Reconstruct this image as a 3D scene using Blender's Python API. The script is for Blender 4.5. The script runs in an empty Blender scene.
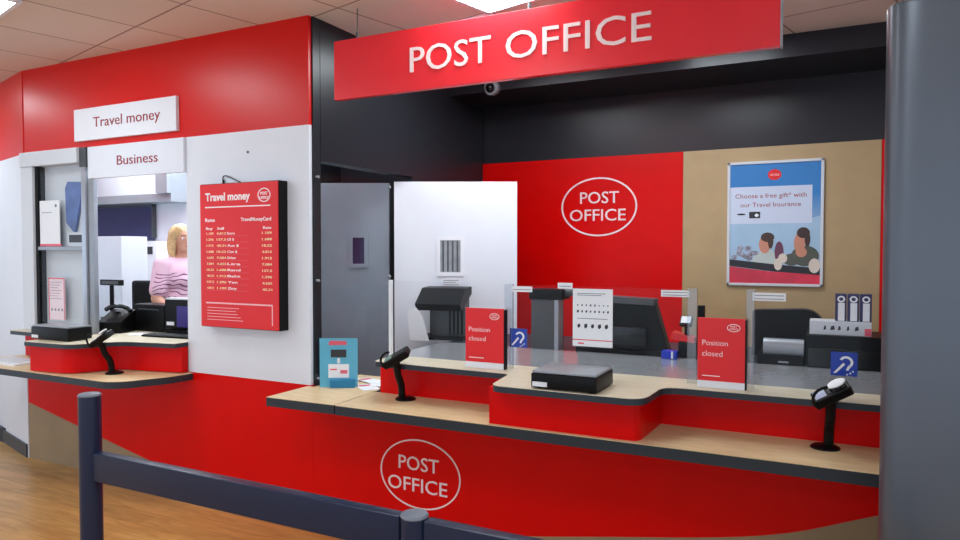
import bpy, bmesh, math, random
from mathutils import Vector, Matrix
random.seed(7)
R = math.radians
S = bpy.context.scene
C = S.collection

# ------------------------------------------------------------------ camera, world, exposure
cam_d = bpy.data.cameras.new('camera'); cam = bpy.data.objects.new('camera', cam_d); C.objects.link(cam)
cam_d.sensor_width = 36; cam_d.lens = 695 / 960 * 36; cam_d.clip_start = 0.05
cam.location = (0, 0, 1.6); cam.rotation_euler = (R(90 - 1.65), 0, R(26.8))
S.camera = cam
W = bpy.data.worlds.new('world'); S.world = W; W.use_nodes = True
W.node_tree.nodes['Background'].inputs[0].default_value = (0.76, 0.90, 1.10, 1)
W.node_tree.nodes['Background'].inputs[1].default_value = 1.05
S.view_settings.view_transform = 'Standard'; S.view_settings.look = 'None'
S.view_settings.gamma = 1; S.view_settings.use_curve_mapping = False
S.view_settings.exposure = 0.55
TROFFER = 13.0

CEIL = 2.96

# ------------------------------------------------------------------ materials
def lin(c):
    c = c / 255
    return c / 12.92 if c <= 0.04045 else ((c + 0.055) / 1.055) ** 2.4
def rgb(r, g, b): return (lin(r), lin(g), lin(b), 1)
def mat(name, col, rough=0.5, metal=0.0, vary=0.05, scale=6.0, bump=0.0, emit=0, spec=0.5, coat=0):
    m = bpy.data.materials.new(name); m.use_nodes = True
    nt = m.node_tree; b = nt.nodes['Principled BSDF']
    b.inputs['Roughness'].default_value = rough; b.inputs['Metallic'].default_value = metal
    b.inputs['Specular IOR Level'].default_value = spec
    b.inputs['Coat Weight'].default_value = coat; b.inputs['Coat Roughness'].default_value = 0.15
    tc = nt.nodes.new('ShaderNodeTexCoord'); n = nt.nodes.new('ShaderNodeTexNoise')
    n.inputs['Scale'].default_value = scale; n.inputs['Detail'].default_value = 4
    nt.links.new(tc.outputs['Object'], n.inputs['Vector'])
    cr = nt.nodes.new('ShaderNodeValToRGB')
    cr.color_ramp.elements[0].position = 0.3; cr.color_ramp.elements[1].position = 0.7
    cr.color_ramp.elements[0].color = tuple(c * (1 - vary) for c in col[:3]) + (1,)
    cr.color_ramp.elements[1].color = tuple(min(1, c * (1 + vary)) for c in col[:3]) + (1,)
    nt.links.new(n.outputs['Fac'], cr.inputs['Fac']); nt.links.new(cr.outputs['Color'], b.inputs['Base Color'])
    if bump:
        bp = nt.nodes.new('ShaderNodeBump'); bp.inputs['Strength'].default_value = bump; bp.inputs['Distance'].default_value = 0.01
        nt.links.new(n.outputs['Fac'], bp.inputs['Height']); nt.links.new(bp.outputs['Normal'], b.inputs['Normal'])
    if emit:
        nt.links.new(cr.outputs['Color'], b.inputs['Emission Color']); b.inputs['Emission Strength'].default_value = emit
    return m
def glassmat(name, tint, gloss=0.08, rough=0.02):
    m = bpy.data.materials.new(name); m.use_nodes = True; nt = m.node_tree; nt.nodes.clear()
    out = nt.nodes.new('ShaderNodeOutputMaterial'); mix = nt.nodes.new('ShaderNodeMixShader')
    tr = nt.nodes.new('ShaderNodeBsdfTransparent'); gl = nt.nodes.new('ShaderNodeBsdfGlossy')
    fr = nt.nodes.new('ShaderNodeFresnel'); fr.inputs['IOR'].default_value = 1.22
    ad = nt.nodes.new('ShaderNodeMath'); ad.operation = 'ADD'; ad.inputs[1].default_value = gloss; ad.use_clamp = True
    tr.inputs[0].default_value = tint; gl.inputs['Roughness'].default_value = rough
    ge = nt.nodes.new('ShaderNodeNewGeometry'); inv = nt.nodes.new('ShaderNodeMath'); inv.operation = 'SUBTRACT'; inv.inputs[0].default_value = 1
    mu = nt.nodes.new('ShaderNodeMath'); mu.operation = 'MULTIPLY'
    nt.links.new(ge.outputs['Backfacing'], inv.inputs[1]); nt.links.new(inv.outputs[0], mu.inputs[0]); nt.links.new(ad.outputs[0], mu.inputs[1])
    nt.links.new(fr.outputs[0], ad.inputs[0]); nt.links.new(mu.outputs[0], mix.inputs[0])
    nt.links.new(tr.outputs[0], mix.inputs[1]); nt.links.new(gl.outputs[0], mix.inputs[2]); nt.links.new(mix.outputs[0], out.inputs[0])
    return m
RED = mat('red_laminate', rgb(220, 4, 3), 0.34, vary=0.03, spec=0.15)
REDP = mat('red_paint', rgb(215, 14, 8), 0.32, vary=0.04, scale=2, spec=0.35)
REDS = mat('red_sign_acrylic', rgb(236, 38, 50), 0.30, vary=0.02, coat=0.1)
REDL = mat('red_print', rgb(228, 18, 24), 0.4, vary=0.02)
TAUPE = mat('taupe_laminate', rgb(150, 128, 98), 0.4)
TAUPEW = mat('taupe_wall_panel', rgb(182, 154, 112), 0.45)
WHITE = mat('white_laminate', rgb(226, 230, 238), 0.38, vary=0.015)
WHITEP = mat('white_plastic', rgb(232, 234, 240), 0.45, vary=0.01)
OFFW = mat('office_white_paint', rgb(222, 226, 235), 0.6, vary=0.02)
DARK = mat('dark_charcoal_paint', rgb(36, 37, 43), 0.33, vary=0.08, scale=1.5, spec=0.3)
CHAR = mat('charcoal_edging', rgb(46, 54, 62), 0.38, spec=0.3)
DGREY = mat('dark_grey_door_paint', rgb(140, 148, 158), 0.45)
BLACK = mat('black_plastic', rgb(11, 11, 13), 0.4, spec=0.18)
BLACKG = mat('black_gloss_plastic', rgb(12, 12, 14), 0.14, spec=0.4)
GREY = mat('grey_plastic', rgb(70, 73, 76), 0.45)
LGREY = mat('light_grey_panel', rgb(212, 216, 222), 0.4, vary=0.02)
MGREY = mat('mid_grey_metal', rgb(150, 155, 162), 0.35, metal=0.3)
STEEL = mat('brushed_steel', rgb(178, 182, 188), 0.2, metal=0.45, scale=40)
SILVER = mat('silver_frame_metal', rgb(175, 180, 190), 0.3, metal=0.6)
BARR = mat('blue_grey_powder_coat', rgb(30, 39, 64), 0.3, vary=0.04, spec=0.3)
PILL = mat('grey_metallic_cladding', rgb(88, 94, 103), 0.33, metal=0.4, vary=0.03, scale=3)
NAVY = mat('navy_blind', rgb(44, 44, 90), 0.5)
BLUE = mat('hearing_loop_blue', rgb(20, 60, 170), 0.35)
BLUEB = mat('blue_plastic', rgb(14, 50, 190), 0.3)
PURPLE = mat('purple_window_glass', rgb(52, 40, 74), 0.2)
LBLUE = mat('light_blue_card', rgb(90, 175, 205), 0.45)
DBLUE = mat('teal_blue_print', rgb(20, 120, 165), 0.45)
SKYB = mat('blue_poster_print', rgb(45, 130, 195), 0.4)
SKYP = mat('pale_sky_print', rgb(165, 195, 220), 0.4)
SKIN = mat('skin', rgb(205, 150, 125), 0.55, vary=0.04)
HAIR = mat('blonde_hair', rgb(205, 170, 120), 0.5, vary=0.25, scale=40)
PINKC = mat('pink_print', rgb(225, 90, 110), 0.4)
PAPER = mat('white_paper', rgb(236, 238, 242), 0.6, vary=0.01)
CREAM = mat('cream_letter_acrylic', rgb(245, 225, 222), 0.4, vary=0.01)
LETW = mat('white_letter_vinyl', rgb(250, 240, 240), 0.4, vary=0.01)
LETR = mat('maroon_letter_vinyl', rgb(150, 30, 42), 0.4)
INK = mat('dark_ink', rgb(45, 45, 52), 0.6)
INKG = mat('grey_ink', rgb(120, 124, 132), 0.6)
FIGW = mat('figure_print_yellow', rgb(245, 225, 170), 0.5)
LEAVES = mat('lavender_plastic', rgb(180, 186, 215), 0.3)
CLEAR = glassmat('clear_glass', (0.975, 0.98, 0.98, 1), 0.0)
ACRY = glassmat('clear_acrylic', (0.95, 0.96, 0.97, 1), 0.0, 0.05)
FROST = glassmat('greyish_screen_glass', (0.80, 0.82, 0.84, 1), 0.08, 0.1)
EDGEG = glassmat('glass_edge', (0.80, 0.82, 0.85, 1), 0.16, 0.25)
EMIT = mat('light_diffuser', (0.86, 0.95, 1.0, 1), 0.5, emit=TROFFER, vary=0)
SKYPRINT = None

def woodlike(name, c1, c2, vec_scale, rough, planks=None):
    m = bpy.data.materials.new(name); m.use_nodes = True; nt = m.node_tree; b = nt.nodes['Principled BSDF']
    b.inputs['Roughness'].default_value = rough
    tc = nt.nodes.new('ShaderNodeTexCoord'); mp = nt.nodes.new('ShaderNodeMapping'); mp.inputs['Scale'].default_value = vec_scale
    n = nt.nodes.new('ShaderNodeTexNoise'); n.inputs['Scale'].default_value = 3; n.inputs['Detail'].default_value = 7; n.inputs['Distortion'].default_value = 0.8
    cr = nt.nodes.new('ShaderNodeValToRGB'); cr.color_ramp.elements[0].position = 0.32; cr.color_ramp.elements[1].position = 0.68
    cr.color_ramp.elements[0].color = c1; cr.color_ramp.elements[1].color = c2
    nt.links.new(tc.outputs['Object'], mp.inputs[0]); nt.links.new(mp.outputs[0], n.inputs['Vector']); nt.links.new(n.outputs['Fac'], cr.inputs[0])
    if planks:
        br = nt.nodes.new('ShaderNodeTexBrick'); br.inputs['Scale'].default_value = 1
        br.inputs['Brick Width'].default_value = planks[0]; br.inputs['Row Height'].default_value = planks[1]
        br.inputs['Mortar Size'].default_value = 0.0015; br.inputs['Color1'].default_value = (1, 1, 1, 1); br.inputs['Color2'].default_value = (0.80, 0.80, 0.80, 1)
        br.inputs['Mortar'].default_value = (0.5, 0.45, 0.4, 1)
        nt.links.new(tc.outputs['Object'], br.inputs['Vector'])
        mx = nt.nodes.new('ShaderNodeMix'); mx.data_type = 'RGBA'; mx.blend_type = 'MULTIPLY'; mx.inputs[0].default_value = 1
        nt.links.new(cr.outputs[0], mx.inputs[6]); nt.links.new(br.outputs['Color'], mx.inputs[7]); nt.links.new(mx.outputs[2], b.inputs['Base Color'])
    else:
        nt.links.new(cr.outputs[0], b.inputs['Base Color'])
    return m
FLOOR = woodlike('oak_vinyl_plank_floor', rgb(184, 136, 72), rgb(214, 168, 100), (1.1, 7, 1), 0.32, (1.2, 0.12))
TAN = woodlike('pale_beech_worktop', rgb(212, 184, 138), rgb(230, 206, 164), (2, 14, 2), 0.38)

TAN2 = woodlike('pale_maple_upper_worktop', rgb(204, 194, 168), rgb(220, 210, 186), (2, 14, 2), 0.36)
def ceiling_mat():
    m = bpy.data.materials.new('ceiling_tile_grid'); m.use_nodes = True; nt = m.node_tree; b = nt.nodes['Principled BSDF']
    b.inputs['Roughness'].default_value = 0.85
    tc = nt.nodes.new('ShaderNodeTexCoord'); br = nt.nodes.new('ShaderNodeTexBrick'); br.offset = 0
    br.inputs['Scale'].default_value = 1; br.inputs['Brick Width'].default_value = 0.6; br.inputs['Row Height'].default_value = 0.6
    br.inputs['Mortar Size'].default_value = 0.007; br.inputs['Mortar Smooth'].default_value = 0.3
    br.inputs['Color1'].default_value = rgb(226, 214, 204); br.inputs['Color2'].default_value = rgb(221, 208, 198)
    br.inputs['Mortar'].default_value = rgb(150, 128, 118)
    nt.links.new(tc.outputs['Object'], br.inputs['Vector']); nt.links.new(br.outputs['Color'], b.inputs['Base Color'])
    n = nt.nodes.new('ShaderNodeTexNoise'); n.inputs['Scale'].default_value = 120
    bp = nt.nodes.new('ShaderNodeBump'); bp.inputs['Strength'].default_value = 0.15
    nt.links.new(tc.outputs['Object'], n.inputs['Vector']); nt.links.new(n.outputs['Fac'], bp.inputs['Height']); nt.links.new(bp.outputs[0], b.inputs['Normal'])
    return m
CEILM = ceiling_mat()

def tshirt_mat():
    m = mat('pink_tshirt_with_squiggle_print', rgb(230, 190, 208), 0.8, vary=0.05, scale=12)
    nt = m.node_tree; b = nt.nodes['Principled BSDF']; src = b.inputs['Base Color'].links[0].from_socket
    tc = nt.nodes.new('ShaderNodeTexCoord')
    w = nt.nodes.new('ShaderNodeTexWave'); w.inputs['Scale'].default_value = 9; w.inputs['Distortion'].default_value = 9; w.inputs['Detail'].default_value = 1
    w.bands_direction = 'Z'
    g = nt.nodes.new('ShaderNodeMath'); g.operation = 'GREATER_THAN'; g.inputs[1].default_value = 0.83
    sep = nt.nodes.new('ShaderNodeSeparateXYZ')
    fr = nt.nodes.new('ShaderNodeMath'); fr.operation = 'LESS_THAN'; fr.inputs[1].default_value = -0.04
    z1 = nt.nodes.new('ShaderNodeMath'); z1.operation = 'GREATER_THAN'; z1.inputs[1].default_value = 1.09
    z2 = nt.nodes.new('ShaderNodeMath'); z2.operation = 'LESS_THAN'; z2.inputs[1].default_value = 1.30
    m1 = nt.nodes.new('ShaderNodeMath'); m1.operation = 'MULTIPLY'; m2 = nt.nodes.new('ShaderNodeMath'); m2.operation = 'MULTIPLY'
    m3 = nt.nodes.new('ShaderNodeMath'); m3.operation = 'MULTIPLY'
    L = nt.links.new
    L(tc.outputs['Object'], w.inputs['Vector']); L(tc.outputs['Object'], sep.inputs[0]); L(w.outputs['Fac'], g.inputs[0])
    L(sep.outputs['Y'], fr.inputs[0]); L(sep.outputs['Z'], z1.inputs[0]); L(sep.outputs['Z'], z2.inputs[0])
    L(z1.outputs[0], m1.inputs[0]); L(z2.outputs[0], m1.inputs[1]); L(m1.outputs[0], m2.inputs[0]); L(fr.outputs[0], m2.inputs[1])
    L(m2.outputs[0], m3.inputs[0]); L(g.outputs[0], m3.inputs[1])
    mx = nt.nodes.new('ShaderNodeMix'); mx.data_type = 'RGBA'; L(m3.outputs[0], mx.inputs[0]); L(src, mx.inputs[6])
    mx.inputs[7].default_value = rgb(120, 70, 105); L(mx.outputs[2], b.inputs['Base Color'])
    return m

# ------------------------------------------------------------------ mesh helpers
def nb(): return bmesh.new()
def box(bm, x0, x1, y0, y1, z0, z1, bev=0.0, seg=2):
    r = bmesh.ops.create_cube(bm, size=1)
    vs = r['verts']
    bmesh.ops.scale(bm, vec=(x1 - x0, y1 - y0, z1 - z0), verts=vs)
    bmesh.ops.translate(bm, vec=((x0 + x1) / 2, (y0 + y1) / 2, (z0 + z1) / 2), verts=vs)
    if bev:
        es = list({e for v in vs for e in v.link_edges})
        bmesh.ops.bevel(bm, geom=es, offset=bev, segments=seg, affect='EDGES', profile=0.6)
    return bm
def prism(bm, pts, z0, z1, axis='z'):
    """extrude polygon. axis z: pts are (x,y). axis y: pts are (x,z), z0..z1 are y."""
    f = (lambda p, h: (p[0], p[1], h)) if axis == 'z' else (lambda p, h: (p[0], h, p[1])) if axis == 'y' else (lambda p, h: (h, p[0], p[1]))
    a = [bm.verts.new(f(p, z0)) for p in pts]; b = [bm.verts.new(f(p, z1)) for p in pts]
    n = len(pts); fs = [bm.faces.new(a), bm.faces.new(b)]
    for i in range(n): fs.append(bm.faces.new((a[i], a[(i + 1) % n], b[(i + 1) % n], b[i])))
    bmesh.ops.recalc_face_normals(bm, faces=fs)
    return bm
def tube(bm, p0, p1, r0, r1=None, n=20, caps=True):
    p0 = Vector(p0); p1 = Vector(p1); r1 = r0 if r1 is None else r1
    d = (p1 - p0); L = d.length
    r = bmesh.ops.create_cone(bm, cap_ends=caps, segments=n, radius1=r0, radius2=r1, depth=L)
    M = Matrix.Translation((p0 + p1) / 2) @ d.to_track_quat('Z', 'Y').to_matrix().to_4x4()
    bmesh.ops.transform(bm, matrix=M, verts=r['verts']); return bm
def path(bm, pts, r, n=10):
    for i in range(len(pts) - 1): tube(bm, pts[i], pts[i + 1], r, n=n)
    for p in pts[1:-1]: ball(bm, p, (r, r, r), 8, 6)
    return bm
def ball(bm, c, s, u=24, v=16, rot=None):
    r = bmesh.ops.create_uvsphere(bm, u_segments=u, v_segments=v, radius=1)
    bmesh.ops.scale(bm, vec=s, verts=r['verts'])
    if rot: bmesh.ops.rotate(bm, cent=(0, 0, 0), matrix=rot, verts=r['verts'])
    bmesh.ops.translate(bm, vec=c, verts=r['verts']); return bm
def lathe(bm, prof, c, n=32):
    rings = []
    for (r, z) in prof:
        rings.append([bm.verts.new((c[0] + r * math.cos(2 * math.pi * k / n), c[1] + r * math.sin(2 * math.pi * k / n), c[2] + z)) for k in range(n)])
    fs = []
    for a, b in zip(rings, rings[1:]):
        for k in range(n): fs.append(bm.faces.new((a[k], a[(k + 1) % n], b[(k + 1) % n], b[k])))
    fs.append(bm.faces.new(rings[0])); fs.append(bm.faces.new(rings[-1]))
    bmesh.ops.recalc_face_normals(bm, faces=fs); return bm
def ring(bm, cx, cz, rx, rz, w, y0, y1, n=64):
    """flat elliptical ring in an XZ plane"""
    o = [(cx + rx * math.cos(2 * math.pi * k / n), cz + rz * math.sin(2 * math.pi * k / n)) for k in range(n)]
    i = [(cx + (rx - w) * math.cos(2 * math.pi * k / n), cz + (rz - w) * math.sin(2 * math.pi * k / n)) for k in range(n)]
    V = [[bm.verts.new((p[0], y, p[1])) for p in q] for q in (o, i) for y in (y0, y1)]
    of, ob, jf, jb = V; fs = []
    for k in range(n):
        l = (k + 1) % n
        for q in ((of[k], of[l], jf[l], jf[k]), (ob[k], ob[l], jb[l], jb[k]), (of[k], of[l], ob[l], ob[k]), (jf[k], jf[l], jb[l], jb[k])):
            fs.append(bm.faces.new(q))
    bmesh.ops.recalc_face_normals(bm, faces=fs); return bm
def disc(bm, cx, cz, rx, rz, y0, y1, n=40):
    return prism(bm, [(cx + rx * math.cos(2 * math.pi * k / n), cz + rz * math.sin(2 * math.pi * k / n)) for k in range(n)], y0, y1, 'y')

_tc = {}
def text(bm, s, x0, x1, zb, h, y, depth=0.002, bold=0.0, slope=0.0, keep=False):
    """letters facing -Y: from x0 to x1, baseline zb, cap height h (keep: natural width, centred)"""
    key = (s, bold)
    if key not in _tc:
        cu = bpy.data.curves.new('t', 'FONT'); cu.body = s; cu.size = 1; cu.extrude = 0; cu.offset = bold; cu.resolution_u = 3
        cu.fill_mode = 'FRONT' if hasattr(cu, 'fill_mode') and False else cu.fill_mode
        o = bpy.data.objects.new('t', cu); C.objects.link(o)
        me = bpy.data.meshes.new_from_object(o.evaluated_get(bpy.context.evaluated_depsgraph_get()))
        V = [v.co.copy() for v in me.vertices]; F = [tuple(p.vertices) for p in me.polygons]
        bpy.data.objects.remove(o); bpy.data.curves.remove(cu); bpy.data.meshes.remove(me)
        _tc[key] = (V, F)
    V, F = _tc[key]
    ax = min(v.x for v in V); bx = max(v.x for v in V)
    sz = h / 0.70
    sx = (x1 - x0) / (bx - ax)
    off = x0 - ax * sx
    if keep: sx = sz; off = (x0 + x1) / 2 - (ax + bx) / 2 * sx
    vs = [bm.verts.new((off + v.x * sx, y, zb + v.y * sz + slope * (v.x - ax))) for v in V]
    fs = []
    for f in F:
        try: fs.append(bm.faces.new([vs[i] for i in f]))
        except ValueError: pass
    bmesh.ops.recalc_face_normals(bm, faces=fs)
    for f in fs:
        if f.normal.y > 0: f.normal_flip()
    if depth:
        ret = bmesh.ops.extrude_face_region(bm, geom=fs)
        bmesh.ops.translate(bm, vec=(0, -depth, 0), verts=[g for g in ret['geom'] if isinstance(g, bmesh.types.BMVert)])
    return bm

def wpos(o):
    v = Vector((0, 0, 0))
    while o is not None: v += Vector(o.location); o = o.parent
    return v
def obj(name, bm, m, parent=None, local=False, smooth=False, label=None, xf=None):
    """ONE mesh object. Under a parent, verts are given in world coordinates (unless local)."""
    if xf is not None: bmesh.ops.transform(bm, matrix=xf, verts=bm.verts)
    if parent is not None:
        org = Vector((0, 0, 0)) if local else wpos(parent)
    else:
        c = [v.co for v in bm.verts]
        org = Vector(((min(v.x for v in c) + max(v.x for v in c)) / 2, (min(v.y for v in c) + max(v.y for v in c)) / 2, min(v.z for v in c)))
    bmesh.ops.translate(bm, vec=-org, verts=bm.verts)
    me = bpy.data.meshes.new(name); bm.to_mesh(me); bm.free()
    if smooth:
        for p in me.polygons: p.use_smooth = True
        if hasattr(me, 'set_sharp_from_angle'): me.set_sharp_from_angle(angle=R(35))
    me.materials.append(m)
    o = bpy.data.objects.new(name, me); C.objects.link(o)
    if parent is not None: o.parent = parent
    else: o.location = org
    if label: o['label'] = label
    return o
def tag(o, label, cat, group=None):
    o['label'] = label; o['category'] = cat
    if group: o['group'] = group
    return o
def thing(name, label, cat, loc=(0, 0, 0), rz=0, group=None):
    o = bpy.data.objects.new(name, None); C.objects.link(o); o.empty_display_size = 0.05
    o.location = loc; o.rotation_euler = (0, 0, rz)
    return tag(o, label, cat, group)
def struct(name, bm, m, parent=None, smooth=False):
    o = obj(name, bm, m, parent, smooth=smooth)
    if parent is None: o['kind'] = 'structure'
    return o
def sempty(name, loc=(0, 0, 0)):
    o = bpy.data.objects.new(name, None); C.objects.link(o); o.location = loc; o['kind'] = 'structure'; return o
def spline(pts, n=8):
    out = []
    for i in range(len(pts) - 1):
        p0 = pts[max(0, i - 1)]; p1 = pts[i]; p2 = pts[i + 1]; p3 = pts[min(len(pts) - 1, i + 2)]
        for k in range(n):
            t = k / n
            out.append(tuple(0.5 * (2 * b + (c - a) * t + (2 * a - 5 * b + 4 * c - d) * t * t + (3 * b - a - 3 * c + d) * t ** 3) for a, b, c, d in zip(p0, p1, p2, p3)))
    out.append(tuple(pts[-1])); return out

# ------------------------------------------------------------------ room shell
struct('floor', box(nb(), -11, 5, -4, 6, -0.1, 0), FLOOR)
ce = struct('ceiling', box(nb(), -8, 10, -8, 6, 0, 0.1), CEILM)
for v in ce.data.vertices: v.co += Vector(ce.location) - Vector((0, 0, 0))
GO = Vector((-3.22, 2.726, CEIL)); GA = R(-14)
ce.location = GO; ce.rotation_euler = (0, 0, GA)
WY = 3.18                     # the plane of the red and white front wall and of the counter front
SW = spline([(-5.5, 0.43), (-4.88, 0.31), (-4.23, 0.183), (-3.6, 0.085), (-3.0, 0.03), (-2.3, 0.045), (-1.49, 0.144), (-0.97, 0.233), (-0.26, 0.371), (0.18, 0.535), (0.9, 0.83)])
def swoosh(x0, x1):
    s = [p for p in SW if x0 < p[0] < x1]
    def at(x):
        for a, b in zip(SW, SW[1:]):
            if a[0] <= x <= b[0]: return (x, a[1] + (b[1] - a[1]) * (x - a[0]) / (b[0] - a[0]))
    return [at(x0)] + s + [at(x1)]
wl = sempty('wall_left', (-4.1, WY, 0))
obj('white_panel', box(nb(), -3.742, -2.722, WY, 3.205, 0.805, 2.33), WHITE, wl)
obj('red_band', box(nb(), -5.52, -2.722, WY, 3.205, 2.33, CEIL), REDP, wl)
s = swoosh(-5.5, -2.71)
obj('red_lower_panel', prism(nb(), s + [(-2.71, 0.804), (-5.5, 0.804)], WY, 3.205, 'y'), RED, wl)
obj('taupe_swoosh_panel', prism(nb(), [(-5.5, 0.0), (-2.71, 0.0)] + s[::-1], WY, 3.205, 'y'), TAUPE, wl)
obj('screw_cap', disc(nb(), -3.20, 2.20, 0.008, 0.008, WY - 0.004, WY), GREY, wl)
# the wall turns away by fifteen degrees at its left end
wb = sempty('wall_far_left', (-5.52, WY, 0)); wb.rotation_euler = (0, 0, R(-15.5))
obj('white_panel', box(nb(), -3.0, 0.02, 0, 0.10, 0.0, 2.33), WHITE, wb, local=True)
obj('red_band', box(nb(), -3.0, 0.02, 0, 0.10, 2.33, CEIL), REDP, wb, local=True)
obj('baseboard', box(nb(), -3.0, 0.0, -0.012, 0, 0, 0.10), CHAR, wb, local=True)
# dark side wall with a doorway into the corridor
ws = sempty('wall_side', (-2.76, 4.3, 0))
obj('front_jamb', box(nb(), -2.81, -2.712, 3.206, 3.27, 0, CEIL), DARK, ws)
obj('lintel', box(nb(), -2.81, -2.71, 3.27, 4.28, 2.13, CEIL), DARK, ws)
obj('rear_wall_panel', box(nb(), -2.81, -2.71, 4.28, 5.42, 0, CEIL), DARK, ws)
# back wall: charcoal above, red and taupe panels below
wk = sempty('wall_back', (-0.5, 5.43, 0))
obj('charcoal_upper_wall', box(nb(), -2.81, 1.7, 5.44, 5.54, 0, CEIL), DARK, wk)
obj('red_panel', box(nb(), -2.71, -1.012, 5.42, 5.44, 0, 2.345), RED, wk)
obj('taupe_panel', box(nb(), -1.01, 0.295, 5.42, 5.44, 0, 2.345), TAUPEW, wk)
obj('red_end_panel', box(nb(), 0.297, 1.7, 5.42, 5.44, 0, 2.345), RED, wk)
struct('wall_right', box(nb(), 1.7, 1.8, 3.18, 5.54, 0, CEIL), WHITE)
struct('trim_1', box(nb(), -2.71, 1.7, 4.82, 5.44, 2.815, CEIL), DARK)     # dropped bulkhead over the counter
# corridor and back office behind the front wall
wo = sempty('wall_office', (-6, 5.2, 0))
obj('office_front_lining', box(nb(), -5.45, -3.83, 3.21, 3.29, 0, 0.96), OFFW, wo)
obj('rear_office_wall', box(nb(), -10, -2.81, 5.2, 5.3, 0, CEIL), OFFW, wo)
obj('corridor_lining', box(nb(), -3.735, -3.72, 3.21, 4.74, 0, CEIL), DARK, wo)
obj('office_partition', box(nb(), -3.82, -3.74, 3.30, 5.2, 0, CEIL), OFFW, wo)
obj('left_office_wall', box(nb(), -10.1, -10, 3.3, 5.3, 0, CEIL), OFFW, wo)
struct('wall_corridor', box(nb(), -3.74, -2.81, 4.75, 4.8, 0, CEIL), DARK)
struct('trim_2', box(nb(), -9.5, -3.83, 3.34, 5.19, 0, 0.12), CHAR)       # raised staff floor in the office

# door_1: grey leaf in the corridor beyond the side doorway; door_2: white leaf standing open
def leaf(name, hinge, rz, w, x0, z1, m, glass, win, fm, zoff=0.01):
    d = sempty(name, hinge); d.rotation_euler = (0, 0, rz)
    obj('door_leaf', box(nb(), x0, x0 + w, 0, 0.044, zoff, z1, 0.002), m, d, local=True)
    wx0, wx1, wz0, wz1 = win
    f = nb(); t = 0.028
    for a in ((wx0 - t, wx1 + t, wz1, wz1 + t), (wx0 - t, wx1 + t, wz0 - t, wz0), (wx0 - t, wx0, wz0, wz1), (wx1, wx1 + t, wz0, wz1)):
        box(f, a[0], a[1], -0.008, 0.0, a[2], a[3])
    obj('vision_panel_frame', f, fm, d, local=True)
    obj('vision_panel', box(nb(), wx0, wx1, -0.004, -0.0005, wz0, wz1), glass, d, local=True)
    return d
d1 = leaf('door_1', (-2.86, 4.22, 0), R(27), 0.83, -0.84, 2.085, DGREY, PURPLE, (-0.275, -0.19, 1.50, 1.69), DGREY)
STRIPE = mat('grey_glazing', rgb(150, 155, 160), 0.2, vary=0.3, scale=8)
d2 = leaf('door_2', (-2.795, 4.17, 0), R(26.8), 0.88, 0.0, 2.088, WHITE, STRIPE, (0.33, 0.475, 1.44, 1.67), WHITEP)
bl = nb()
for k in range(4): box(bl, 0.345 + k * 0.034, 0.357 + k * 0.034, -0.006, -0.004, 1.445, 1.665)
obj('blind_slat', bl, GREY, d2, local=True)
nt_ = nb(); box(nt_, 0.34, 0.475, -0.003, -0.0005, 1.345, 1.395)
no = obj('door_notice', nt_, PAPER, d2, local=True)
tx = nb()
for k in range(3): box(tx, 0.35, 0.465 - 0.02 * (k % 2), -0.0045, -0.003, 1.353 + k * 0.014, 1.357 + k * 0.014)
obj('notice_print', tx, INKG, no, local=True)

# ------------------------------------------------------------------ recessed ceiling lights in the tile grid
def troffer(i, j, label):
    c = GO + Matrix.Rotation(GA, 3, 'Z') @ Vector(((i + 0.5) * 0.6, (j + 0.5) * 0.6, 0))
    t = thing('ceiling_light', label, 'ceiling light', (c.x, c.y, CEIL - 0.03), GA, 'recessed square ceiling lights')
    f = nb()
    for a in ((-0.3, 0.3, -0.3, -0.275), (-0.3, 0.3, 0.275, 0.3), (-0.3, -0.275, -0.275, 0.275), (0.275, 0.3, -0.275, 0.275)):
        box(f, a[0], a[1], a[2], a[3], 0.012, 0.029)
    obj('frame', f, WHITEP, t, local=True)
    obj('diffuser', box(nb(), -0.275, 0.275, -0.275, 0.275, 0.014, 0.026), EMIT, t, local=True)
troffer(2, 1, 'recessed square ceiling light just above the hanging red sign')
troffer(1, 2, 'added recessed square ceiling light hidden behind the hanging sign, left of two')  # added to brighten the staff area, hidden by the sign
troffer(3, 3, 'recessed square ceiling light behind the hanging sign, right of two')
troffer(-2, -2, 'recessed square ceiling light at the top left corner of the view')
for i, j in ((2, -3), (6, -2), (-2, -5), (-6, -2), (6, -6), (-5, 2), (-3, 1), (-1, 1), (-5, 1), (-7, 1), (-3, 2)):  # unseen lights added to brighten the shop floor, office and corridor
    troffer(i, j, 'unseen recessed square ceiling light added to brighten the rooms')

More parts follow.
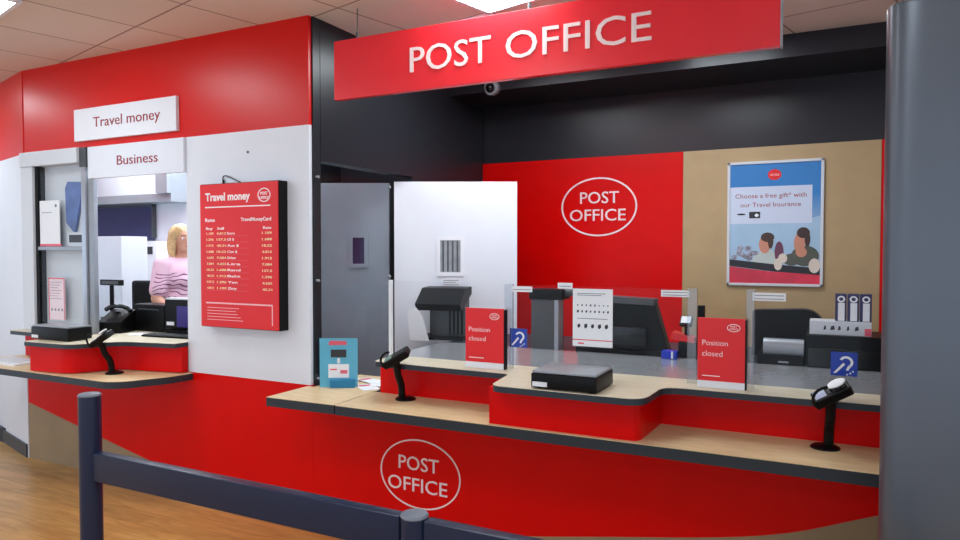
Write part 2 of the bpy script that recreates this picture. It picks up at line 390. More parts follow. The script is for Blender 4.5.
# ------------------------------------------------------------------ main service counter
ct = thing('service_counter', 'long red post office counter with beech worktops and charcoal edging', 'counter', (-0.9, WY, 0))
s = swoosh(-2.709, 0.85)
fp = obj('front_panel', prism(nb(), s + [(0.85, 0.75), (-2.709, 0.75)], WY, 3.22, 'y'), RED, ct)
obj('taupe_kick_panel', prism(nb(), [(-2.709, 0.0), (0.85, 0.0)] + s[::-1], WY, 3.22, 'y'), TAUPE, ct)
lg = nb(); ring(lg, -1.972, 0.386, 0.253, 0.19, 0.0075, WY - 0.004, WY)
text(lg, 'POST', -2.105, -1.852, 0.405, 0.075, WY, 0.004, 0.0)
text(lg, 'OFFICE', -2.175, -1.80, 0.288, 0.075, WY, 0.004, 0.0)
obj('oval_logo', lg, CREAM, fp)
def rounded(pts, rs, n=6):
    out = []
    L = len(pts)
    for i, p in enumerate(pts):
        r = rs.get(i, 0)
        if not r: out.append(p); continue
        a = Vector(pts[i - 1]); b = Vector(p); c = Vector(pts[(i + 1) % L])
        u = (a - b).normalized(); v = (c - b).normalized()
        s0 = b + u * r; s1 = b + v * r
        for k in range(n + 1):
            t = k / n; q = s0 * (1 - t) ** 2 + b * 2 * t * (1 - t) + s1 * t * t; out.append((q.x, q.y))
    return out
def worktop(name, pts, z, th, par, lab=None):
    w = obj(name, prism(nb(), pts, z - 0.003, z), TAN2 if z > 0.9 else TAN, par, label=lab)
    cx = sum(p[0] for p in pts) / len(pts)
    obj('edging', prism(nb(), pts, z - th, z - 0.0031), CHAR, w)
    return w
LF = 2.84
worktop('lower_worktop', rounded([(-2.29, 3.22), (-2.275, LF), (0.85, LF), (0.85, 3.22)], {1: 0.01}), 0.80, 0.05, ct)
TP = rounded([(-2.22, 3.30), (-2.20, 3.08), (-1.385, 3.06), (-1.345, 2.765), (-0.665, 2.765), (-0.65, 3.08), (0.85, 3.10), (0.85, 3.30)], {1: 0.03, 2: 0.04, 3: 0.05, 4: 0.09, 5: 0.08})
worktop('upper_worktop', TP, 1.0, 0.03, ct)
RP = rounded([(-2.25, 3.30), (-2.25, 3.215), (-1.40, 3.215), (-1.40, 2.865), (-0.705, 2.865), (-0.690, 3.215), (0.85, 3.215), (0.85, 3.30)], {4: 0.05})
obj('riser', prism(nb(), RP, 0.8, 0.97), RED, ct)
obj('steel_transfer_shelf', box(nb(), -2.25, 0.85, 3.301, 3.93, 0.975, 1.0, 0.002), STEEL, ct)
obj('staff_worktop', box(nb(), -2.25, 0.85, 3.931, 4.62, 0.965, 0.995, 0.002), CHAR, ct)
obj('support_panel', box(nb(), -2.20, 0.84, 4.5, 4.54, 0.0, 0.965), CHAR, ct)
fl = thing('counter_flap', 'hinged beech counter flap at the left end of the long counter', 'counter flap', (-2.5, 3.1, 0.75))
FPTS = [(-2.737, LF - 0.005), (-2.283, LF + 0.005), (-2.298, 3.26), (-2.50, 3.62), (-2.695, 3.62), (-2.695, 3.175), (-2.737, 3.175)]
w = obj('flap_worktop', prism(nb(), FPTS, 0.797, 0.80), TAN, fl)
obj('edging', prism(nb(), FPTS, 0.75, 0.7969), CHAR, fl)

# ------------------------------------------------------------------ left counter in the service window
lc = thing('travel_counter', 'small stepped red counter with beech ledge under the window at left', 'counter', (-4.6, 3.1, 0))
worktop('lower_worktop', rounded([(-5.49, WY - 0.002), (-5.62, 2.72), (-3.86, 2.72), (-3.715, 3.02), (-3.70, WY - 0.002)], {2: 0.12, 3: 0.05}), 0.80, 0.045, lc)
LT = rounded([(-5.49, 3.46), (-5.49, 3.04), (-4.745, 3.04), (-4.745, 2.715), (-4.30, 2.745), (-4.16, 3.0), (-3.745, 3.08), (-3.745, 3.175), (-3.745, 3.46)], {1: 0.03, 3: 0.02, 4: 0.07, 5: 0.1})
worktop('upper_worktop', LT, 1.0, 0.03, lc)
LR = rounded([(-5.44, 3.178), (-5.44, 3.13), (-4.72, 3.13), (-4.72, 2.745), (-4.36, 2.775), (-4.24, 3.04), (-3.745, 3.13), (-3.745, 3.178)], {4: 0.08, 5: 0.08})
obj('riser', prism(nb(), LR, 0.805, 0.97), RED, lc)
obj('staff_worktop', box(nb(), -5.45, -3.83, 3.461, 3.64, 0.965, 0.998), TAN, lc)

# ------------------------------------------------------------------ service window frame (window_1)
w1 = sempty('window_1', (-5.1, WY, 1.0))
obj('head_box', box(nb(), -5.475, -4.79, 3.13, 3.29, 2.222, 2.329, 0.003), LGREY, w1)
obj('head_box_end', box(nb(), -4.79, -4.72, 3.15, 3.29, 2.19, 2.329), GREY, w1)
obj('jamb', box(nb(), -5.475, -5.335, 3.14, 3.29, 1.0, 2.222, 0.003), LGREY, w1)
obj('shadow_gap_strip', box(nb(), -5.335, -5.30, 3.16, 3.29, 1.0, 2.222), BLACK, w1)
obj('screen_panel', box(nb(), -5.53, -4.78, 3.215, 3.235, 1.0, 2.222), LGREY, w1)
obj('transom', box(nb(), -5.30, -4.78, 3.155, 3.214, 1.60, 1.625), MGREY, w1)
obj('window_pane', box(nb(), -5.30, -4.78, 3.170, 3.174, 1.0, 2.222), CLEAR, w1)
mu = nb(); box(mu, -4.778, -4.73, 3.15, 3.22, 1.0, 2.19, 0.006); obj('mullion', mu, SILVER, w1, smooth=True)
mu = nb(); box(mu, -4.722, -4.665, 3.165, 3.20, 1.0, 2.104, 0.006); obj('mullion', mu, MGREY, w1, smooth=True)
hb = obj('header_panel', box(nb(), -4.712, -3.742, 3.16, 3.19, 2.105, 2.328, 0.002), WHITE, w1)
obj('business_lettering', text(nb(), 'Business', -4.395, -3.985, 2.185, 0.066, 3.16, 0.002), LETR, hb)
sg = thing('hanging_sign', 'white panel sign reading Travel money on the red wall band', 'sign', (-4.34, 3.17, 2.37))
sg.name = 'wall_sign'
obj('sign_panel', box(nb(), -4.85, -3.80, 3.155, WY, 2.375, 2.60, 0.002), WHITEP, sg)
obj('lettering', text(nb(), 'Travel money', -4.635, -3.95, 2.462, 0.07, 3.155, 0.002), LETR, sg)

# ------------------------------------------------------------------ hanging POST OFFICE sign
sg = thing('hanging_sign', 'long red hanging sign reading POST OFFICE in white capitals', 'sign', (-1.37, 3.2, 2.457))
obj('sign_panel', box(nb(), -2.552, -0.203, 3.20, 3.235, 2.457, 2.79, 0.002), REDS, sg)
obj('word_lettering', text(nb(), 'POST', -2.037, -1.555, 2.555, 0.135, 3.20, 0.006), CREAM, sg)
obj('word_lettering', text(nb(), 'OFFICE', -1.470, -0.742, 2.555, 0.135, 3.20, 0.006), CREAM, sg)
obj('edge_strip', box(nb(), -0.2029, -0.194, 3.197, 3.238, 2.455, 2.792), MGREY, sg)
for x in (-2.40, -1.35, -0.4):
    h = nb(); tube(h, (x, 3.218, 2.79), (x, 3.218, CEIL), 0.003, n=8); tube(h, (x, 3.218, 2.79), (x, 3.218, 2.825), 0.009, n=10)
    obj('suspension_rod', h, GREY, sg)

# ------------------------------------------------------------------ security camera
cc = thing('security_camera', 'small grey dome security camera on the dark bulkhead edge', 'camera', (-2.32, 4.80, 2.83))
obj('housing', tube(tube(nb(), (-2.32, 4.819, 2.835), (-2.32, 4.78, 2.835), 0.058, 0.058, n=32), (-2.32, 4.78, 2.835), (-2.32, 4.765, 2.83), 0.058, 0.045, n=32), MGREY, cc, smooth=True)
obj('dome', ball(nb(), (-2.32, 4.765, 2.828), (0.036, 0.036, 0.036)), BLACKG, cc, smooth=True)

# ------------------------------------------------------------------ back wall logo and poster
lo = nb(); ring(lo, -1.672, 1.946, 0.313, 0.236, 0.013, 5.415, 5.419)
text(lo, 'POST', -1.825, -1.505, 1.975, 0.093, 5.419, 0.004, 0.004)
text(lo, 'OFFICE', -1.912, -1.45, 1.835, 0.093, 5.419, 0.004, 0.004)
tag(obj('wall_logo', lo, CREAM), 'white oval outline with POST OFFICE lettering on the red back wall', 'logo')
PX0, PX1, PZ0, PZ1, PY = -0.687, -0.05, 1.341, 2.24, 5.395
po = thing('framed_poster', 'framed travel insurance poster with people in a red car', 'poster', (-0.37, 5.41, PZ0))
f = nb(); t = 0.019
for a in ((PX0, PX1, PZ0, PZ0 + t), (PX0, PX1, PZ1 - t, PZ1), (PX0, PX0 + t, PZ0, PZ1), (PX1 - t, PX1, PZ0, PZ1)):
    box(f, a[0], a[1], PY, 5.419, a[2], a[3], 0.002)
obj('frame', f, LGREY, po)
def poster_sky():
    m = mat('poster_sky_print', rgb(60, 140, 200), 0.35, vary=0)
    nt = m.node_tree; b = nt.nodes['Principled BSDF']
    tc = nt.nodes.new('ShaderNodeTexCoord'); sp = nt.nodes.new('ShaderNodeSeparateXYZ'); cr = nt.nodes.new('ShaderNodeValToRGB')
    cr.color_ramp.elements[0].position = 0.25; cr.color_ramp.elements[0].color = rgb(185, 205, 222)
    cr.color_ramp.elements[1].position = 0.75; cr.color_ramp.elements[1].color = rgb(40, 125, 195)
    nt.links.new(tc.outputs['Generated'], sp.inputs[0]); nt.links.new(sp.outputs['Z'], cr.inputs[0]); nt.links.new(cr.outputs[0], b.inputs['Base Color'])
    return m
sh = obj('poster_sheet', box(nb(), PX0 + t, PX1 - t, 5.405, 5.418, PZ0 + t, PZ1 - t), poster_sky(), po)
def P(u, v): return (PX0 + t + u * (PX1 - PX0 - 2 * t), PZ1 - t - v * (PZ1 - PZ0 - 2 * t))      # u right, v down
def flat(pts, lay): return prism(nb(), [P(*q) for q in pts], 5.405 - 0.0012 * lay, 5.405, 'y')
_bl = [0]
def blob(bm, u, v, ru, rv, lay, n=20):
    _bl[0] += 1; lay += 0.07 * (_bl[0] % 6)
    return prism(bm, [P(u + ru * math.cos(2 * math.pi * k / n), v + rv * math.sin(2 * math.pi * k / n)) for k in range(n)], 5.405 - 0.0012 * lay, 5.405, 'y')
obj('text_panel', flat([(0, 0.19), (0.91, 0.19), (0.91, 0.50), (0, 0.50)], 1), mat('pale_blue_white_print', rgb(205, 215, 235), 0.4, vary=0.01), sh)
obj('horizon_print', flat([(0, 0.50), (0.91, 0.50), (0.91, 0.46), (1, 0.44), (1, 0.82), (0, 0.82)], 0.8), SKYP, sh)
g = nb(); blob(g, 0.5, 0.095, 0.075, 0.045, 1); obj('oval_logo', g, REDL, sh)
q0 = P(0.45, 0.105); q1 = P(0.55, 0.105)
obj('logo_lettering', text(nb(), 'POST OFFICE', q0[0], q1[0], q0[1], 0.014, 5.405 - 0.0012, 0.001), CREAM, sh)
ti = nb(); tj = nb()
text(ti, 'Choose a free gift* with', P(0.06, 0)[0], P(0.85, 0)[0], P(0, 0.285)[1], 0.032, 5.4035, 0.001)
text(tj, 'our Travel Insurance', P(0.12, 0)[0], P(0.79, 0)[0], P(0, 0.36)[1], 0.032, 5.4035, 0.001)
obj('headline', ti, LETR, sh); obj('headline', tj, LETR, sh)
ca = nb(); blob(ca, 0.13, 0.42, 0.05, 0.008, 2); box(ca, P(0.22, 0)[0], P(0.345, 0)[0], 5.4025, 5.4035, P(0, 0.455)[1], P(0, 0.40)[1], 0)
obj('gift_picture', ca, INK, sh)
g = nb(); blob(g, 0.305, 0.43, 0.022, 0.013, 3); obj('gift_screen_print', g, PAPER, sh)
# the printed picture: people leaning out of an open red car
car = flat([(0, 0.86), (0.45, 0.90), (1, 0.92), (1, 1), (0, 1)], 4); obj('car_side_print', car, mat('red_car_print', rgb(215, 50, 75), 0.35, vary=0.25, scale=5), sh)
obj('car_sill_print', flat([(0, 0.80), (0.5, 0.84), (1, 0.87), (1, 0.925), (0.5, 0.90), (0, 0.855)], 4.5), INK, sh)
g = nb(); random.seed(3)
for k in range(16): blob(g, 0.05 + random.random() * 0.25, 0.70 + random.random() * 0.10, 0.035, 0.02, 1.5, 8)
obj('crowd_print', g, mat('mixed_grey_print', rgb(150, 148, 165), 0.5, vary=0.6, scale=60), sh)
g = nb(); blob(g, 0.42, 0.80, 0.11, 0.09, 2); blob(g, 0.33, 0.81, 0.07, 0.05, 2); obj('pale_shirt_print', g, mat('pale_green_print', rgb(195, 205, 200), 0.5), sh)
g = nb(); blob(g, 0.56, 0.74, 0.05, 0.09, 2.1); obj('rear_figure_print', g, mat('plum_print', rgb(110, 60, 85), 0.5), sh)
g = nb(); blob(g, 0.84, 0.77, 0.15, 0.085, 2.2); blob(g, 0.70, 0.80, 0.1, 0.05, 2.2); obj('green_shirt_print', g, mat('dark_olive_print', rgb(85, 88, 78), 0.5), sh)
g = nb(); blob(g, 0.55, 0.84, 0.045, 0.05, 6); blob(g, 0.94, 0.85, 0.06, 0.06, 6); blob(g, 0.60, 0.79, 0.05, 0.04, 5); obj('pale_hands_print', g, mat('pale_hand_print', rgb(225, 210, 195), 0.5), sh)
g = nb(); blob(g, 0.40, 0.675, 0.065, 0.075, 3); blob(g, 0.78, 0.665, 0.06, 0.085, 3); blob(g, 0.80, 0.74, 0.06, 0.04, 2.8)
obj('faces_print', g, mat('skin_print', rgb(205, 140, 115), 0.5), sh)
g = nb(); blob(g, 0.43, 0.615, 0.075, 0.04, 3.5); blob(g, 0.465, 0.65, 0.03, 0.06, 3.6); obj('hair_print', g, mat('brown_print', rgb(70, 48, 42), 0.5), sh)
g = nb(); blob(g, 0.82, 0.58, 0.07, 0.045, 3.5); blob(g, 0.865, 0.635, 0.03, 0.06, 3.5)
obj('hair_print', g, mat('dark_brown_print', rgb(62, 42, 38), 0.5), sh)

# ------------------------------------------------------------------ glass screens on the counter
GY = 3.2
def hearing(parent, x0, z0, s, y):
    st = obj('hearing_loop_sticker', box(nb(), x0, x0 + s, y - 0.002, y, z0, z0 + s), BLUE, parent, label='blue square sticker with a white ear symbol')
    g = nb(); yy = y - 0.002
    c = (x0 + s * 0.58, z0 + s * 0.58)
    arc = [(c[0] + s * 0.27 * math.cos(R(a)), c[1] + s * 0.26 * math.sin(R(a))) for a in range(-50, 171, 17)]
    inn = [(c[0] + s * 0.17 * math.cos(R(a)), c[1] + s * 0.16 * math.sin(R(a))) for a in range(-50, 171, 17)]
    for k in range(len(arc) - 1): prism(g, [arc[k], arc[k + 1], inn[k + 1], inn[k]], yy - 0.001, yy, 'y')
    prism(g, [(c[0] + s * 0.17, c[1] - s * 0.20), (c[0] + s * 0.08, c[1] - s * 0.36), (c[0] - s * 0.01, c[1] - s * 0.33), (c[0] + s * 0.08, c[1] - s * 0.13)], yy - 0.001, yy, 'y')
    prism(g, [(x0 + s * 0.10, z0 + s * 0.10), (x0 + s * 0.20, z0 + s * 0.10), (x0 + s * 0.55, z0 + s * 0.48), (x0 + s * 0.47, z0 + s * 0.55)], yy - 0.001, yy, 'y')
    for a, b in ((0.74, 0.12), (0.84, 0.20), (0.62, 0.06)): disc(g, x0 + s * a, z0 + s * b, s * 0.035, s * 0.035, yy - 0.001, yy, 10)
    obj('ear_symbol', g, PAPER, st)
def strip_label(parent, x0, x1, z0, z1, y, lines=1):
    l = obj('position_label', box(nb(), x0, x1, y - 0.002, y, z0, z1), PAPER, parent)
    g = nb()
    for k in range(lines): box(g, x0 + 0.008, x1 - 0.008, y - 0.003, y - 0.002, z0 + (k + 0.5) * (z1 - z0) / (lines + 0.4), z0 + (k + 0.5) * (z1 - z0) / (lines + 0.4) + 0.003)
    obj('label_print', g, INKG, l)
def screen(x0, x1, zt, label, lm, rm):
    t = thing('counter_screen', label, 'glass screen', ((x0 + x1) / 2, GY, 1.0), 0, 'glass screens on the counter')
    obj('glass_pane', box(nb(), x0 + lm, x1 - rm, GY, GY + 0.01, 1.0, zt), CLEAR, t)
    if lm: obj('edge_post', box(nb(), x0, x0 + lm, GY - 0.006, GY + 0.02, 1.0, zt + 0.004, 0.003), EDGEG if lm > 0.02 else WHITEP, t)
    if rm: obj('edge_post', box(nb(), x1 - rm, x1, GY - 0.006, GY + 0.02, 1.0, zt + 0.004, 0.003), EDGEG, t)
    return t
s1 = screen(-2.18, -1.69, 1.43, 'clear glass screen on the counter behind the left card reader', 0.014, 0)
s2 = screen(-1.475, -0.53, 1.425, 'clear glass screen in the middle of the counter with a taped notice', 0.042, 0.042)
s3 = screen(-0.325, 0.60, 1.425, 'clear glass screen at the right end of the counter', 0.035, 0.03)
strip_label(s2, -1.437, -1.325, 1.39, 1.418, GY, 1)
strip_label(s2, -1.19, -1.115, 1.412, 1.44, GY, 1)
hearing(s2, -1.447, 1.11, 0.095, GY)
strip_label(s2, -0.69, -0.565, 1.388, 1.418, GY - 0.001, 2)
strip_label(s3, -0.30, -0.168, 1.382, 1.417, GY, 2)
hearing(s3, 0.004, 1.085, 0.097, GY)
nt1 = thing('paper_notice', 'white A4 notice with rows of small pictograms taped to middle screen', 'notice', (-1.013, GY, 1.135))
pp = obj('paper_sheet', box(nb(), -1.112, -0.915, GY - 0.003, GY - 0.001, 1.137, 1.414), PAPER, nt1)
g = nb(); yy = GY - 0.003
for z, n, sz in ((1.335, 8, 0.006), (1.305, 8, 0.008), (1.235, 5, 0.013)):
    for k in range(n):
        x = -1.095 + (k + 0.35) * 0.17 / n; r_ = sz * (0.6 + 0.4 * random.random())
        prism(g, [(x, z - r_), (x + r_ * 0.9, z - r_ * 0.3), (x + r_ * 0.7, z + r_), (x - r_ * 0.3, z + r_ * 0.7), (x - r_ * 0.5, z - r_ * 0.2)], yy - 0.0008, yy, 'y')
obj('pictogram_print', g, INK, pp)
g = nb()
for z, x1 in ((1.39, -0.95), (1.382, -0.97), (1.27, -0.94)): box(g, -1.09, x1, yy - 0.0008, yy, z, z + 0.003)
obj('text_print', g, INKG, pp)
g = nb(); box(g, -1.112, -0.915, yy - 0.0008, yy, 1.166, 1.171); box(g, -1.085, -1.055, yy - 0.0008, yy, 1.148, 1.155); obj('pink_rule_print', g, PINKC, pp)

def closed_card(x0, x1, label):
    w = x1 - x0; y = 3.145
    t = thing('position_closed_sign', label, 'sign', ((x0 + x1) / 2, y, 1.0), 0, 'red position closed signs')
    p = obj('sign_board', box(nb(), x0, x1, y, y + 0.008, 1.03, 1.305, 0.001), REDL, t)
    obj('white_base', box(nb(), x0, x1, y - 0.004, y + 0.04, 1.0, 1.03, 0.002), WHITEP, t)
    obj('black_side_rail', box(nb(), x1, x1 + 0.006, y - 0.002, y + 0.03, 1.0, 1.30), BLACK, t)
    obj('word_lettering', text(nb(), 'Position', x0 + 0.02, x0 + w * 0.64, 1.185, 0.024, y, 0.001, -0.012), LETW, p); obj('word_lettering', text(nb(), 'closed', x0 + 0.02, x0 + w * 0.53, 1.138, 0.024, y, 0.001, -0.012), LETW, p)
    g = nb(); box(g, x0 + 0.02, x0 + w * 0.48, y - 0.001, y, 1.05, 1.0535)
    obj('web_address_print', g, LETW, p)
    g = nb(); ring(g, x0 + w * 0.76, 1.265, 0.027, 0.017, 0.0025, y - 0.001, y, 28)
    text(g, 'POST', x0 + w * 0.69, x0 + w * 0.83, 1.267, 0.008, y, 0.001); text(g, 'OFFICE', x0 + w * 0.67, x0 + w * 0.85, 1.256, 0.008, y, 0.001)
    obj('oval_logo', g, LETW, p)
closed_card(-1.672, -1.455, 'red Position closed sign between the left and middle glass screens')
closed_card(-0.518, -0.322, 'red Position closed sign between the middle and right glass screens')

# acrylic guard at the end of the side wall, over the flap
ag = thing('acrylic_guard', 'tall clear acrylic guard panel with steel screws beside the white wall', 'guard panel', (-2.70, 3.6, 0.8))
obj('acrylic_panel', box(nb(), -2.703, -2.697, 3.20, 3.99, 0.802, 2.06), ACRY, ag)
for y in (3.225, 3.965):
    for z in (2.03, 1.42, 0.84):
        g = nb(); tube(g, (-2.71, y, z), (-2.688, y, z), 0.008, n=14); obj('screw', g, STEEL, ag)

# ------------------------------------------------------------------ parcel scales (flat black box with grey plate)
def scale_box(x0, x1, y0, y1, label, rz=0, hh=0.068):
    cx, cy = (x0 + x1) / 2, (y0 + y1) / 2; hx, hy = (x1 - x0) / 2, (y1 - y0) / 2
    t = thing('parcel_scale', label, 'scale', (cx, cy, 1.0), rz, 'flat parcel scales on the counters')
    obj('body', box(nb(), -hx, hx, -hy, hy, 0.006, hh, 0.006), BLACK, t, local=True, smooth=True)
    obj('weighing_plate', box(nb(), -hx + 0.004, hx - 0.004, -hy + 0.004, hy - 0.004, hh + 0.001, hh + 0.012, 0.004), MGREY, t, local=True, smooth=True)
    obj('front_label', box(nb(), -hx + 0.008, -hx + 0.075, -hy - 0.002, -hy, 0.012, 0.032), PAPER, t, local=True)
    g = nb()
    for a in (-1, 1):
        for b in (-1, 1): tube(g, (a * (hx - 0.03), b * (hy - 0.03), 0), (a * (hx - 0.03), b * (hy - 0.03), 0.008), 0.012, n=12)
    obj('rubber_feet', g, BLACK, t, local=True)
scale_box(-1.155, -0.86, 2.775, 3.02, 'flat black parcel scale on the raised centre of the long counter')
scale_box(-4.81, -4.43, 2.81, 2.98, 'flat black parcel scale on the small counter in the left window', 0.03, 0.085)

# ------------------------------------------------------------------ card readers on curved poles
def reader(loc, rz, label, paper, bo=0.02):
    t = thing('card_reader', label, 'card reader', loc, rz, 'card readers on pole stands')
    obj('base_plate', lathe(nb(), [(0.055, 0), (0.055, 0.006), (0.045, 0.012), (0.012, 0.016)], (bo, 0.0, 0)), BLACK, t, local=True, smooth=True)
    g = nb(); pts = spline([(0, 0, 0.01), (0.0, -0.012, 0.08), (-0.002, -0.055, 0.14), (-0.004, -0.075, 0.205)], 4)
    path(g, pts, 0.019, 14); obj('pole', g, BLACK, t, local=True, smooth=True)
    # head: tilted keypad unit
    M = Matrix.Translation((0.0, -0.075, 0.240)) @ Matrix.Rotation(R(-30), 4, 'Y') @ Matrix.Rotation(R(20), 4, 'X')
    g = nb(); box(g, -0.075, 0.07, -0.04, 0.04, -0.024, 0.016, 0.012, 3)
    h = obj('terminal', g, BLACK, t, local=True, smooth=True, xf=M)
    g = nb(); box(g, -0.066, -0.022, -0.028, 0.028, 0.0165, 0.018); obj('screen', g, LEAVES if paper else mat('green_grey_display', rgb(120, 150, 135), 0.2), h, local=True, xf=M)
    g = nb()
    for a in range(4):
        for b in range(3): box(g, -0.014 + a * 0.018, -0.002 + a * 0.018, -0.024 + b * 0.017, -0.011 + b * 0.017, 0.0165, 0.0195, 0.001, 1)
    obj('keypad', g, GREY, h, local=True, xf=M)
    g = nb(); pts = [(-0.03 + 0.05 * math.cos(R(a)), -0.037, 0.01 + 0.05 * math.sin(R(a))) for a in range(60, 215, 22)]
    path(g, pts, 0.006, 8); obj('hand_guard', g, BLACK, t, local=True, smooth=True, xf=M)
    if paper:
        g = nb(); ball(g, (0.03, 0, 0.03), (0.036, 0.026, 0.008)); obj('receipt', g, PAPER, t, local=True, smooth=True, xf=M)
    return t
reader((-2.045, 3.12, 0.8), R(14), 'black card reader on a curved pole at the left of the long counter', False)
reader((0.0, 3.12, 0.8), R(8), 'black card reader with white receipt near the grey pillar', True, -0.012)
reader((-4.155, 2.93, 0.8), R(10), 'black card reader on the small counter in the left window', True)

# ------------------------------------------------------------------ leaflets at the flap
lf = thing('leaflet_display', 'light blue cardboard leaflet display standing on the counter flap', 'leaflet display', (-2.555, 3.23, 0.8), R(28))
obj('back_card', box(nb(), -0.11, 0.11, 0.0, 0.004, 0, 0.285), LBLUE, lf, local=True)
g = nb(); prism(g, [(0.004, 0), (0.09, 0), (0.004, 0.2)], -0.04, 0.04, 'x'); obj('rear_strut', g, LBLUE, lf, local=True)
g = nb(); prism(g, [(-0.055, 0.245), (0.05, 0.248), (0.045, 0.27), (-0.045, 0.273), (-0.058, 0.26)], -0.001, 0, 'y'); obj('red_title_print', g, PINKC, lf, local=True)
obj('dark_card_print', box(nb(), -0.045, 0.045, -0.003, 0, 0.175, 0.22), INK, lf, local=True)
g = nb(); box(g, -0.06, 0.06, -0.001, 0, 0.055, 0.135); box(g, -0.008, 0.008, -0.001, 0, 0.14, 0.17); obj('white_leaflet_print', g, PAPER, lf, local=True)
g = nb(); box(g, -0.05, -0.01, -0.002, -0.001, 0.10, 0.108); box(g, 0.01, 0.05, -0.002, -0.001, 0.08, 0.10); obj('pink_print', g, PINKC, lf, local=True)
obj('lower_lip', box(nb(), -0.045, 0.095, -0.03, 0, 0, 0.045, 0.002), DBLUE, lf, local=True)
for k, (x, y, a) in enumerate(((-2.40, 3.30, 0.9), (-2.40, 3.42, 0.5), (-2.50, 3.46, 1.2))):
    lab = ['loose white leaflet nearest the front on the counter flap', 'loose white leaflet in the middle of the counter flap', 'loose white leaflet farthest back on the counter flap'][k]
    p = thing('leaflet', lab, 'leaflet', (x, y, 0.8005 + k * 0.0022), a, 'loose leaflets on the flap')
    obj('sheet', box(nb(), -0.05, 0.05, -0.09, 0.09, 0, 0.0018), PAPER, p, local=True)
    g = nb(); box(g, -0.04, 0.04, 0.03, 0.07, 0.0018, 0.0021); obj('print', g, PINKC if k != 1 else LBLUE, p, local=True)
# papers on the ledge at the far left
p = thing('paper_stack', 'white papers lying on the ledge at the far left', 'papers', (-5.22, 2.92, 0.8))
obj('sheets', box(nb(), -5.42, -5.0, 2.80, 3.02, 0.80, 0.812), PAPER, p)
obj('top_sheet', box(nb(), -5.38, -5.06, 2.83, 3.0, 0.812, 0.816), LGREY, p)

# ------------------------------------------------------------------ equipment behind the screens
def monitor(loc, rz, w, h, tilt, label, dz=0.0):
    t = thing('computer_monitor', label, 'monitor', loc, rz, 'computer monitors')
    M = Matrix.Translation((0, 0, dz + 0.06 + h / 2)) @ Matrix.Rotation(R(tilt), 4, 'X')
    sc = obj('screen_housing', box(nb(), -w / 2, w / 2, 0, 0.03, -h / 2, h / 2, 0.008, 3), BLACK, t, local=True, smooth=True, xf=M)
    obj('rear_bulge', box(nb(), -w * 0.33, w * 0.33, -0.045, 0.0, -h * 0.40, h * 0.22, 0.015, 3), BLACKG, t, local=True, smooth=True, xf=M)
    g = nb(); box(g, -w / 2 + 0.015, w / 2 - 0.015, 0.03, 0.032, -h / 2 + 0.015, h / 2 - 0.015); obj('display', g, NAVY, sc, local=True, xf=M)
    g = nb(); box(g, -0.035, 0.035, -0.05, -0.015, 0.008, 0.06 + h * 0.5 + dz, 0.006); obj('stand', g, BLACK, t, local=True, smooth=True)
    obj('foot', box(nb(), -0.12, 0.12, -0.1, 0.09, 0, 0.012, 0.005), BLACK, t, local=True, smooth=True)
    return t
SZ = 0.995
# left position: monitor, tilted top housing and papers
m1 = thing('till_monitor', 'black till monitor with a tilted top behind the left glass screen', 'monitor', (-2.36, 4.10, SZ), R(12))
obj('tilted_housing', prism(nb(), [(-0.13, 0.245), (0.02, 0.345), (0.16, 0.35), (0.16, 0.30), (-0.10, 0.20)], -0.15, 0.165, 'x'), BLACK, m1, local=True)
obj('upright_body', box(nb(), -0.09, 0.16, 0.0, 0.12, 0.02, 0.30, 0.006), GREY, m1, local=True)
g = nb()
for k in range(4): box(g, 0.05 + k * 0.028, 0.064 + k * 0.028, -0.006, 0, 0.03, 0.27)
obj('cooling_ribs', g, BLACK, m1, local=True)
obj('base', box(nb(), -0.19, 0.165, -0.08, 0.15, 0, 0.02, 0.004), BLACK, m1, local=True)
g = nb(); prism(g, [(-0.19, 0.0), (-0.06, 0.0), (-0.10, 0.15), (-0.15, 0.22), (-0.21, 0.20)], -0.035, -0.02, 'y'); 
tag(obj('paper_bundle', g, PAPER, xf=Matrix.Translation((-2.33, 4.0, SZ + 0.001)) @ Matrix.Rotation(R(12), 4, 'Z')), 'crumpled white paper leaning on the till monitor at left', 'papers')
# middle position: upright cabinet and wide monitor
c1 = thing('label_printer', 'upright grey and black printer left of the wide monitor', 'printer', (-1.53, 3.99, SZ))
obj('body', box(nb(), -1.635, -1.47, 3.93, 4.06, SZ, 1.34, 0.006), GREY, c1, smooth=True)
obj('top_cover', box(nb(), -1.645, -1.43, 3.915, 4.07, 1.30, 1.362, 0.008), BLACK, c1, smooth=True)
obj('side_rail', box(nb(), -1.48, -1.455, 3.92, 4.0, SZ, 1.30), MGREY, c1)
obj('paper_roll', tube(nb(), (-1.43, 3.99, 1.345), (-1.36, 3.99, 1.345), 0.024), GREY, c1, smooth=True)
c2 = thing('till_monitor', 'wide black till monitor behind the taped notice on the middle screen', 'monitor', (-1.12, 4.0, SZ))
obj('housing', prism(nb(), [(-1.352, SZ + 0.03), (-0.815, SZ + 0.03), (-0.895, 1.30), (-1.352, 1.335)], 3.98, 4.06, 'y'), BLACK, c2)
obj('top_lip', prism(nb(), [(-1.352, 1.30), (-0.895, 1.285), (-0.89, 1.32), (-1.352, 1.337)], 3.95, 4.06, 'y'), GREY, c2)
obj('rear_bulge', box(nb(), -1.34, -0.93, 3.93, 3.98, 1.05, 1.16, 0.012, 3), BLACKG, c2, smooth=True)
obj('silver_badge', box(nb(), -1.24, -1.18, 3.927, 3.93, 1.085, 1.095), STEEL, c2)
obj('base', box(nb(), -1.352, -0.80, 3.94, 4.10, SZ, SZ + 0.03, 0.004), BLACK, c2)
tag(obj('keyboard', box(nb(), -1.38, -0.97, 4.14, 4.3, SZ, SZ + 0.02, 0.004), BLACK), 'black keyboard on the staff side behind the wide monitor', 'keyboard')
